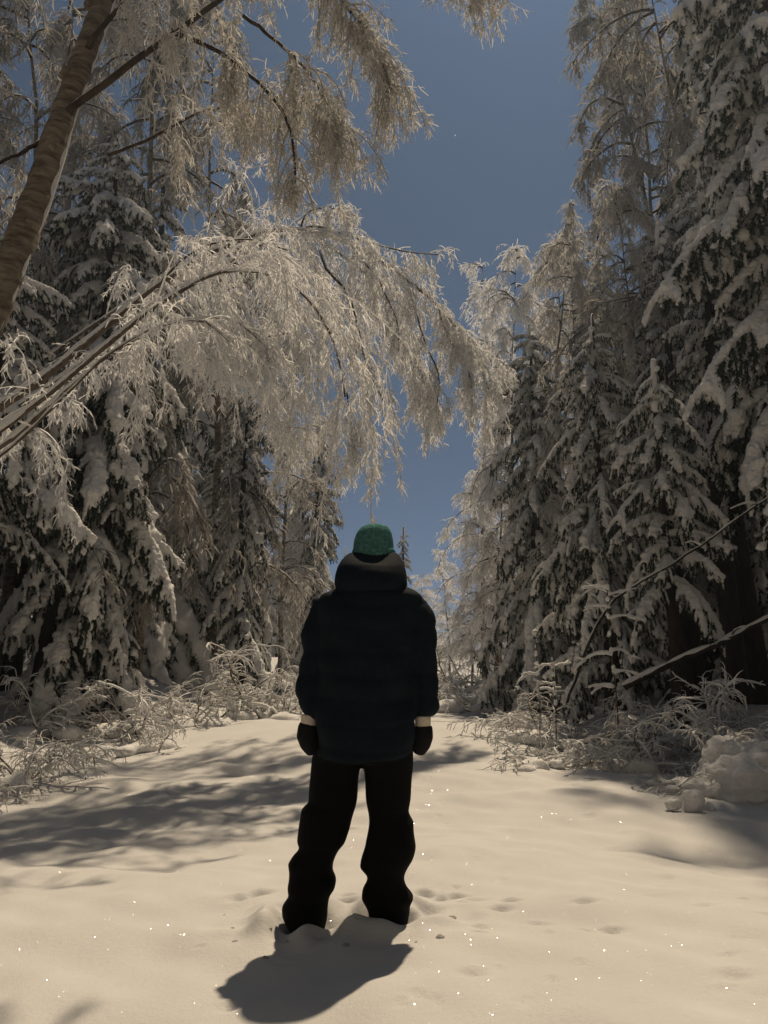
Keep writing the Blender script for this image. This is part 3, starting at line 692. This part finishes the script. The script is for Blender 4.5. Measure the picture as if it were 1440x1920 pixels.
def shrub(label, px, py, Y, size, seed, n=13, group=None, flat=1.0):
    rg = np.random.default_rng(seed); p = at(px, py, Y)
    X = p[0]; t = thing('snowy_shrub', label, 'shrub', (X, Y, gz(X, Y) - 0.05), 0, group)
    for k in range(n):
        s = size * rg.uniform(0.55, 1.1)
        link('branch', SHB[int(rg.integers(9))], t, (rg.normal(0, 0.16) * size, rg.normal(0, 0.13) * size, 0), (rg.normal(0, 0.2), rg.normal(0.1, 0.25), rg.uniform(0, 6.28)), (s, s, s * flat * 0.85))
    # loose lumps of snow caught at its foot
    mb = MB()
    for k in range(7):
        r = rg.uniform(0.07, 0.17) * size; mb.blob((rg.normal(0, 0.28) * size, rg.normal(0, 0.2) * size, 0.03 + 0.3 * r), (r * 1.4, r * 1.2, r * 0.75), 0, rg, 0.2)
    link('snow_heap', remeshed(mb, 'snow_heap', M_SNOW, 0.03, 2, 0.04, 0.08), t)
    return t
shrub('tangle of bent snowy twigs at the lower left edge', 30, 1440, 7.6, 0.85, 1, 14)
shrub('low snowy shrub in front of the dark slanting trunk', 150, 1400, 9.0, 0.8, 2, 13, flat=0.8)
shrub('thin upright snowy twigs casting shade on the lit snow patch', 285, 1375, 10.2, 0.75, 3, 10)
shrub('wide snowy shrub at the foot of the tall left spruce', 220, 1330, 11.6, 1.25, 4, 16, flat=0.8)
shrub('snow-heaped shrub below the tall left spruce, nearer the road', 340, 1320, 12.6, 1.3, 5, 16, flat=0.75)
shrub('branching white shrub before the gap between two left spruces', 455, 1315, 14.0, 1.75, 6, 16)
shrub('low white brush by the road to the left of the jacket', 530, 1310, 16.5, 1.2, 7, 14, flat=0.7)
shrub('dark snowy brush far left under the trees', 60, 1330, 10.8, 1.0, 8, 12)
shrub('snow-loaded brush tip nearest the bright road on the right', 960, 1350, 12.0, 0.95, 20, 24, flat=0.75)
shrub('spreading snowy brush between the road and the thin saplings', 1030, 1380, 9.6, 1.0, 21, 24, flat=0.75)
shrub('thick snowy brush around the foot of the tall sapling', 1130, 1395, 8.8, 1.0, 22, 24, flat=0.8)
shrub('snowy brush left of the dark mound', 1210, 1410, 8.2, 0.95, 23, 24, flat=0.8)
shrub('curled snowy brush behind the dark mound', 1330, 1330, 8.6, 1.0, 24, 14)
shrub('snowy brush under the leaning log', 1240, 1330, 9.8, 1.1, 25, 14)
shrub('frosted brush at the foot of the far dark green spruce', 920, 1290, 17.0, 1.7, 26, 16)
shrub('frosted brush on the far bend of the road', 850, 1285, 24.0, 2.2, 27, 16)
shrub('snowy brush spilling over at the right edge by the mound', 1425, 1380, 7.4, 0.9, 28, 14)
shrub('bent twigs sprawling in front of the mound onto the road', 1290, 1440, 7.0, 0.6, 29, 12, flat=0.7)
shrub('sparse sticks poking out of the snow where brush meets the road', 1000, 1420, 8.2, 0.55, 30, 9, flat=0.8)

# ---------------------------------------------------------------- saplings, logs, mound and clods
def sapling(label, px, Y, top, seed, arms, r=0.010):
    rg = np.random.default_rng(seed); b = at(px, 1400, Y); X = b[0]; z0 = gz(X, Y); H = at(px, top, Y)[2] - z0
    t = thing('sapling', label, 'sapling', (X, Y, z0))
    z = np.linspace(-0.1, H, 12); P = np.stack([0.02 * np.sin(z * 3), 0.01 * np.cos(z * 4), z], -1)
    mb = MB(); mb.tubes(P, np.linspace(r, 0.005, 12), 6, 0); st = link('stem', mb.mesh('sapling_stem', M_TWIG), t)
    mb = MB()
    for k in range(5): mb.blob((0.02 * math.sin(3 * z[6 + k]), 0, z[6 + k] + 0.02), (0.022, 0.022, 0.035), 0, rg)
    link('snow_knob', mb.mesh('snow_knob', M_SNOW), st)
    for (h, az, ln, dr) in arms:
        A = grow(np.array([[0, 0, h * H]]), [[math.cos(az), math.sin(az), 0.45]], [ln], 9, dr, 0.12, rg)
        R = taper(9, 1, 0.008, 0.005); mb = MB(); mb.tubes(A, R, 5, 0); ridge(mb, A, R * 3.2, rg, 1, 0.9, 0.6, 7)
        q, tt, _, _ = along(A, 2, 0.4, 0.9, rg); B = grow(q, side_dirs(tt, rg, 0.7, 0.7, 0.2), rg.uniform(0.08, 0.2, 2), 5, 0.6, 0.2, rg)
        mb.tubes(B, taper(5, 2, 0.018, 0.010), 5, 1)
        link('side_branch', mb.mesh('side_branch', [M_TWIG, M_SNOW]), t)
    return t
sapling('tall sapling with heavy white snow lying on its outstretched branches', 1158, 8.4, 1095, 1,
        [(0.97, 2.9, .30, .5), (0.93, 0.3, .36, .3), (0.86, 3.0, .30, .9), (0.80, 0.2, .42, 0.6), (0.60, 2.8, .50, 1.6), (0.62, 0.5, .45, 1.5), (0.5, 0.1, .35, 0.9), (0.42, 3.3, .3, .8)])
sapling('slim snow-tipped sapling beside the bright road', 1012, 9.2, 1210, 2, [(0.7, 2.6, .2, .8), (0.55, 0.4, .22, .8)], 0.008)
sapling('short forked sapling between the two thinner stems', 1042, 9.0, 1232, 3, [(0.9, 2.8, .22, .8), (0.88, 0.3, .22, .4), (0.7, 3.0, .2, .8)], 0.008)

def log(label, pts, r, seed, nm='fallen_log', cat='log'):
    rg = np.random.default_rng(seed); P = resample(px_path(pts), 24); o = P[0].copy(); P = P - o + rg.normal(0, 0.008, P.shape)
    t = thing(nm, label, cat, o); R = np.linspace(r, r * 0.6, 24)
    mb = MB(); mb.tubes(P, R, 9, 0); link('trunk', mb.mesh('log_trunk', M_BARK), t)
    mb = MB(); ridge(mb, P, R, rg, 0, 0.95, 0.7, 8); link('snow_cap', mb.mesh('snow_cap', M_SNOW), t)
    for k in range(4):
        i = int(rg.integers(5, 20)); A = grow(P[i:i + 1], [[rg.normal(), rg.normal() * 0.5, rg.uniform(-0.2, 0.9)]], [rg.uniform(0.2, 0.5)], 6, 0.7, 0.2, rg)
        mb = MB(); mb.tubes(A, taper(6, 1, 0.012, 0.005), 5, 0); ridge(mb, A, taper(6, 1, 0.02, 0.012), rg, 1, 0.9, 0.6, 6); link('stub', mb.mesh('stub', [M_BARK, M_SNOW]), t)
log('dark log leaning up to the right across the black trunks', [(1170, 1290, 9.6), (1235, 1256, 9.5), (1340, 1210, 9.4), (1440, 1160, 9.3), (1560, 1110, 9.2)], 0.042, 1)
log('slender leaning pole capped with snow, above the leaning log', [(1060, 1330, 9.9), (1150, 1130, 9.3), (1290, 1040, 9.0), (1440, 935, 8.7), (1560, 850, 8.4)], 0.018, 2, 'leaning_pole', 'pole')

rg = np.random.default_rng(31)
mb = MB()
for c, r in [((0, 0, 0.12), (0.42, 0.34, 0.40)), ((0.45, 0.1, 0.2), (0.45, 0.36, 0.48)), ((-0.35, 0.05, 0.02), (0.28, 0.25, 0.24)), ((0.9, 0.2, 0.25), (0.5, 0.4, 0.5)), ((0.15, 0.4, 0.2), (0.4, 0.4, 0.42))]: mb.blob(c, r, 0, rg, 0.15)
mo = at(1405, 1470, 6.7)
mound = thing('snow_mound', 'large shaded lumpy mound of snow at the right edge', 'snow mound', (mo[0], 6.75, gz(mo[0], 6.75)))
link('snow', remeshed(mb, 'mound_snow', M_SNOW, 0.025, 2, 0.16, 0.16), mound, None, None, (0.85, 0.85, 0.72))
for lab, px, py, s in [('small round clod of snow lying on the road before the mound', 1262, 1492, 0.055), ('larger clod of snow beside the small round one', 1302, 1500, 0.085), ('crumb of snow to the right of the larger clod', 1330, 1505, 0.035)]:
    mb = MB(); 
    for k in range(4): mb.blob(rg.normal(0, 0.35 * s, 3), np.array([1, 1, 1.05]) * s * rg.uniform(0.6, 0.95), 0, rg, 0.2)
    p = at(px, py + 18, 6.3); c = link('snow_clod', remeshed(mb, 'snow_clod', M_SNOW, s * 0.16, 2, s * 0.3, s), None, (p[0], 6.3, gz(p[0], 6.3) + s * 0.75)); tag(c, lab, 'snow clod')
# crumbs of snow kicked up round the boots
CR = []
for k in range(4):
    mb = MB()
    for j in range(3): mb.blob(rg.normal(0, 0.35, 3), rg.uniform(0.5, 0.9, 3), 0, rg, 0.2)
    CR.append(remeshed(mb, 'snow_crumb', M_SNOW, 0.2, 2, 0.2, 0.8))
for k in range(18):
    c = (FL, FR)[k % 2]; a = rg.uniform(0, 6.28); d = 0.15 + abs(rg.normal(0, 0.13))
    x, y = c[0] + math.cos(a) * d * 1.3, c[1] + math.sin(a) * d
    s = rg.uniform(0.006, 0.017)
    tag(link('snow_crumb', CR[k % 4], None, (x, y, float(gh(x, y, True)) - s * 0.2), (0, 0, rg.uniform(0, 6)), (s * 1.4, s, s * 0.55)), 'crumb of snow kicked up round the boots', 'snow crumb', 'snow crumbs round the boots')

# bare lower trunks standing in the dark of the wood
for k, (px, Y, r, tl, lab) in enumerate([
        (1375, 10.6, 8.5, 0.02, 'thickest black trunk standing behind the leaning log'), (1300, 12.5, 9, 0.0, 'thin dark trunk deep behind the saplings'),
        (1425, 11.8, 9, -0.03, 'black trunk at the right edge behind the mound'), (1265, 14.0, 10, 0.02, 'dark trunk farthest back among the black trunks'), (1335, 14.5, 10, -0.01, 'dark slim trunk between the black trunks'),
        (70, 12.2, 7.0, 0.05, 'broad black trunk in the shade at the left edge'), (128, 12.4, 5.5, 0.16, 'slanting black trunk rising from the lit snow at the left'), (15, 13.5, 8, 0.02, 'black trunk half cut off by the left frame edge')]):
    X = at(px, 1290, Y)[0]
    near_spruce(lab, X, Y, r, 1.3, 600 + k, 4.2 if px > 700 else 3.4, tilt=(0, tl), gap=0.5, power=0.5, per=4)

# ---------------------------------------------------------------- the person
M_JACKET = plain('navy_jacket', (0.004, 0.0085, 0.0150), 0.8, 0.10, 40, 0.2, 0.25, 0.006)
M_PANTS = plain('black_trousers', (0.003, 0.003, 0.0035), 0.85, 0.1, 50, 0.2, 0.3, 0.006)
M_BOOT = plain('boot_rubber', (0.006, 0.006, 0.006), 0.6, 0.3, 30, 0.2)
M_MITT = plain('mitten_cloth', (0.007, 0.007, 0.009), 0.8, 0.15, 60, 0.2)
M_HAT = plain('green_knit', (0.085, 0.235, 0.230), 0.95, 0.05, 70, 0.45, 0.8, 0.006, 55)
M_SKIN = plain('skin', (0.55, 0.38, 0.30), 0.5, 0.3, 40, 0.06, 0.1, 0.002)
M_CUFF = plain('pale_knit_cuff', (0.62, 0.55, 0.48), 0.9, 0.1, 90, 0.12, 0.4, 0.003)
M_HAIR = plain('brown_hair', (0.05, 0.032, 0.02), 0.6, 0.3, 90, 0.3)
M_EYE = plain('eye', (0.5, 0.5, 0.5), 0.2, 0.5, 10, 0.02)
PY = 3.47
def loft(mb, rings, sides=28, m=0, sq=2.3):
    """rings: (x, y, z, half width, half depth)"""
    th = np.arange(sides) * 2 * PI / sides
    c = np.sign(np.cos(th)) * np.abs(np.cos(th)) ** (2 / sq); s_ = np.sign(np.sin(th)) * np.abs(np.sin(th)) ** (2 / sq)
    V = []
    for x, y, z, a, b in rings: V.append(np.stack([x + a * c, y + b * s_, np.full(sides, z)], -1))
    k = len(rings); V = np.concatenate(V + [np.array([[rings[0][0], rings[0][1], rings[0][2]]]), np.array([[rings[-1][0], rings[-1][1], rings[-1][2]]])])
    i = np.arange(k - 1)[:, None] * sides; j = np.arange(sides)[None]; j2 = (j + 1) % sides
    Q = np.stack([i + j, i + j2, i + sides + j2, i + sides + j], -1).reshape(-1, 4)
    jj = np.arange(sides); T = np.concatenate([np.stack([np.full(sides, k * sides), (jj + 1) % sides, jj], -1), np.stack([np.full(sides, k * sides + 1), (k - 1) * sides + jj, (k - 1) * sides + (jj + 1) % sides], -1)])
    mb.add(V, Q, T, m)
def rows(tab, depth, dy=0.0, Y=PY):
    """rows of (pixel row, left, right) -> loft rings at distance Y; depth: half depth as a share of the half width, or metres when > 1 rows"""
    out = []
    for r in tab:
        py, l, rt = r[:3]; a, b = at(l, py, Y), at(rt, py, Y); hw = (b[0] - a[0]) / 2
        out.append(((a[0] + b[0]) / 2, Y + (r[3] if len(r) > 3 else dy), a[2], hw, depth(hw, py) if callable(depth) else depth * hw))
    return out
gzp = float(gh(FL[0], 3.47))
PO = np.array([(FL[0] + FR[0]) / 2, PY, gzp])
person = thing('person', 'person in dark puffer jacket and green knit hat standing with back turned', 'person', PO)
def shift(mb):
    mb.V = [v - PO for v in mb.V]; return mb
leg_l = [(1405, 590, 684), (1425, 586, 675), (1470, 582, 671), (1508, 579, 667), (1518, 566, 665), (1550, 560, 659), (1578, 556, 648), (1592, 562, 637), (1606, 548, 630), (1620, 540, 625), (1634, 542, 624), (1648, 541, 631), (1664, 537, 628), (1680, 540, 617), (1700, 528, 614), (1718, 529, 613), (1744, 540, 607)]
leg_r = [(1405, 676, 775), (1425, 681, 773), (1470, 684, 771), (1515, 689, 765), (1524, 690, 766), (1540, 690, 778), (1588, 686, 780), (1610, 678, 775), (1624, 675, 768), (1640, 690, 760), (1652, 690, 759), (1664, 683, 762), (1682, 680, 776), (1698, 688, 770), (1712, 692, 771), (1728, 692, 768), (1750, 696, 762)]
torso = [(1098, 655, 735), (1106, 628, 768), (1118, 606, 790), (1138, 598, 790), (1180, 594, 784), (1250, 592, 780), (1330, 592, 778), (1390, 590, 779), (1412, 592, 777), (1418, 598, 770)]
armL = [(612, 1132, .060), (600, 1165, .066), (591, 1205, .068), (586, 1245, .066), (584, 1280, .064), (585, 1312, .062), (590, 1338, .050), (591, 1346, .040)]
armR = [(778, 1132, .060), (787, 1165, .064), (794, 1205, .068), (796, 1245, .066), (795, 1272, .062), (795, 1305, .066), (797, 1332, .056), (796, 1343, .042)]
# body under the clothes
bd = MB()
def head_pt(px, py, dy=0.0): return at(px, py, PY + 0.02) + np.array([0, dy, 0])
hc = head_pt(701, 1030)
bd.blob(hc + [0, 0.02, 0.0], (0.074, 0.092, 0.115)); bd.blob(hc + [0, 0.055, -0.055], (0.055, 0.060, 0.065)); bd.blob(hc + [0, 0.118, -0.015], (0.013, 0.020, 0.022))
bd.blob(hc + [0, 0.112, -0.062], (0.022, 0.010, 0.008)); bd.blob(hc + [-0.077, 0.01, -0.01], (0.010, 0.018, 0.030)); bd.blob(hc + [0.077, 0.01, -0.01], (0.010, 0.018, 0.030))
bd.tubes(np.array([hc + [0, 0.0, -0.05], hc + [0, -0.01, -0.14], hc + [0, -0.01, -0.24]]), np.array([.055, .055, .075]), 14)
loft(bd, rows([(y, (l + r) / 2 - (r - l) * .40, (l + r) / 2 + (r - l) * .40) for y, l, r in torso], 0.55))
for L_ in (leg_l, leg_r): loft(bd, rows([(y, (l + r) / 2 - (r - l) * .36, (l + r) / 2 + (r - l) * .36) for y, l, r in L_], 0.9))
for A_, sx in ((armL, 1), (armR, -1)):
    pts = np.array([at(x, y, PY) for x, y, r in A_]); w1 = at(579 if sx > 0 else 793, 1356, PY - 0.005); h1 = at(582 if sx > 0 else 790, 1385, PY - 0.01); h2 = at(588 if sx > 0 else 785, 1408, PY - 0.01)
    bd.tubes(np.concatenate([pts, [w1, h1, h2]]), np.array([r * .72 for _, _, r in A_] + [.030, .034, .022]), 12)
body = link('body', remeshed(shift(bd), 'body', M_SKIN, 0.016, 3), person)
ey = MB()
for sx in (-1, 1): ey.blob(hc + [0.030 * sx, 0.098, 0.008], (0.012, 0.010, 0.009))
link('eyes', shift(ey).mesh('eyes', M_EYE), body)
hr = MB(); hr.blob(hc + [0, -0.02, -0.045], (0.078, 0.070, 0.075)); link('hair', remeshed(shift(hr), 'hair', M_HAIR, 0.012, 2, 0.012, 0.03), person)
# trousers
def wrinkle(amp, fz, seed):
    r = np.random.default_rng(seed); K = [(r.normal(0, 9, 3) * [1.2, 1.2, fz], r.uniform(0, 6)) for _ in range(9)]
    def f(co, no):
        s = sum(np.sin(co @ k + p) for k, p in K) / 3
        return co + no * (amp * s)[:, None]
    return f
tr = MB()
dl = lambda hw, py: max(hw * 0.95, 0.085)
loft(tr, rows(leg_l, dl)); loft(tr, rows(leg_r, dl, 0.0, 3.45)); loft(tr, rows([(1370, 600, 770), (1400, 595, 775), (1416, 592, 774), (1424, 610, 760)], 0.75))
link('trousers', remeshed(shift(tr), 'trousers', M_PANTS, 0.011, 1, 0, 0, wrinkle(0.0055, 1.9, 3)), person)
for px, Y in ((577, 3.47), (731, 3.44)):
    b = MB(); c = at(px, 1738, Y); b.blob(c + [0, 0.07, 0.0], (0.062, 0.15, 0.06)); b.blob(c + [0, 0.02, 0.05], (0.056, 0.07, 0.08)); b.blob(c + [0, 0.08, -0.04], (0.062, 0.15, 0.04))
    link('boot', remeshed(shift(b), 'boot', M_BOOT, 0.012, 3), person)
# jacket
jk = MB()
dep = lambda hw, py: {1098: .10, 1106: .13, 1118: .155, 1138: .17}.get(py, .185 if py < 1400 else .175)
loft(jk, rows(torso, dep))
for A_ in (armL, armR):
    pts = np.array([at(x, y, PY) for x, y, r in A_]); jk.tubes(resample(np.c_[pts, [r for _, _, r in A_]], 22)[:, :3], resample(np.c_[pts, [r for _, _, r in A_]], 22)[:, 3], 16)
wr = wrinkle(0.008, 3.0, 8)
def quilt(co, no):
    ph = (co[:, 2] + 0.010 * np.sin(co[:, 0] * 14)) / 0.105
    q = np.abs(np.sin(PI * ph)) ** 0.55
    return wr(co + no * (0.009 * (q - 0.75))[:, None], no)
jacket = link('jacket', remeshed(shift(jk), 'jacket', M_JACKET, 0.012, 2, 0, 0, quilt), person)
hd = MB()
loft(hd, rows([(1038, 656, 740, 0), (1045, 647, 747, -.01), (1053, 639, 752, -.025), (1064, 632, 757, -.04), (1080, 628, 760, -.055), (1097, 628, 761, -.06), (1110, 633, 758, -.05), (1122, 650, 745, -.02)], lambda hw, py: {1038: .070, 1045: .085, 1053: .100}.get(py, .115)))
link('hood', remeshed(shift(hd), 'hood', M_JACKET, 0.011, 2, 0, 0, wrinkle(0.009, 3.5, 12)), jacket)
rim = MB(); a = np.linspace(0, 2 * PI, 25); hc2 = at(697, 1050, PY)
rim.tubes(np.stack([hc2[0] + 0.108 * np.cos(a), PY - 0.005 + 0.105 * np.sin(a), hc2[2] - 0.035 + 0.012 * np.sin(a * 2 + 1) - 0.01 * np.cos(a)], -1), np.full(25, 0.024), 8); link('collar', remeshed(shift(rim), 'collar', M_JACKET, 0.01, 3), jacket)
hem = MB(); hem.tubes(np.stack([(at(592, 1416, PY)[0] + at(777, 1416, PY)[0]) / 2 + 0.205 * np.cos(a), PY + 0.16 * np.sin(a), np.full(25, at(690, 1414, PY)[2])], -1), np.full(25, 0.014), 8); link('hem', remeshed(shift(hem), 'hem', M_JACKET, 0.009, 2), jacket)
# mittens and pale knit cuffs
for sx, w, m1, m2, th in ((1, (579, 1352), (575, 1378), (588, 1412), (592, 1380)), (-1, (793, 1355), (793, 1380), (784, 1414), (778, 1382))):
    W_, A_, B_, T_ = at(*w, PY - 0.01), at(*m1, PY - 0.01), at(*m2, PY - 0.005), at(*th, PY + 0.03)
    c = MB(); c.tubes(np.array([W_ + [0, 0, 0.03], W_, W_ - [0, 0, 0.022]]), np.array([.036, .037, .034]), 14)
    cuff = link('cuff', remeshed(shift(c), 'cuff', M_CUFF, 0.007, 2), person)
    g_ = MB(); g_.tubes(np.array([W_ - [0, 0, 0.014], (W_ + A_) / 2, A_, (A_ + B_) / 2, B_]), np.array([.040, .043, .045, .042, .024]), 14); g_.blob(A_, (.042, .05, .045)); g_.tubes(np.array([A_ + [0, 0.02, 0.01], T_, T_ + [0.004 * sx, 0.012, -0.03]]), np.array([.02, .019, .014]), 10)
    link('mitten', remeshed(shift(g_), 'mitten', M_MITT, 0.008, 3, 0, 0, wrinkle(0.0025, 1, 5)), person)
# hat
ht = MB(); hz = [(982, 694, 712), (984, 684, 721), (989, 676, 729), (998, 669, 734), (1012, 664, 737), (1028, 662, 738), (1038, 661, 740), (1046, 662, 740), (1052, 664, 738)]
loft(ht, rows(hz, 1.08, 0.03))
def knit(co, no):
    an = np.arctan2(co[:, 1] - 0.03, co[:, 0] - (hc[0] - PO[0])); return co + no * (0.0022 * np.sin(an * 34) + 0.0012 * np.sin(co[:, 2] * 500))[:, None]
hat = link('knit_hat', remeshed(shift(ht), 'knit_hat', M_HAT, 0.006, 5, 0, 0, knit), person)
br = MB(); loft(br, rows([(1028, 662, 739), (1032, 660, 741), (1045, 660, 741), (1050, 663, 739)], 1.08, 0.03)); link('brim', remeshed(shift(br), 'brim', M_HAT, 0.006, 4, 0, 0, knit), hat)

# ---------------------------------------------------------------- frosty air
hm = bpy.data.materials.new('frosty_air'); hm.use_nodes = True; hn = hm.node_tree.nodes; hn.clear()
ho = hn.new('ShaderNodeOutputMaterial'); hv = hn.new('ShaderNodeVolumePrincipled')
hv.inputs['Color'].default_value = (0.66, 0.82, 1.0, 1); hv.inputs['Density'].default_value = 0.0016; hv.inputs['Anisotropy'].default_value = 0.5
hm.node_tree.links.new(hv.outputs[0], ho.inputs['Volume'])
mb = MB(); X, Y0, Y1, Z0, Z1 = 950.0, -350.0, 1600.0, -2.0, 21.0
mb.add([(-X, Y0, Z0), (X, Y0, Z0), (X, Y1, Z0), (-X, Y1, Z0), (-X, Y0, Z1), (X, Y0, Z1), (X, Y1, Z1), (-X, Y1, Z1)], [(0, 3, 2, 1), (4, 5, 6, 7), (0, 1, 5, 4), (1, 2, 6, 5), (2, 3, 7, 6), (3, 0, 4, 7)])
tag(link('haze', mb.mesh('haze', hm, False)), 'thin frosty haze hanging in the wood', None, None, 'stuff')
S.cycles.volume_bounces = 0
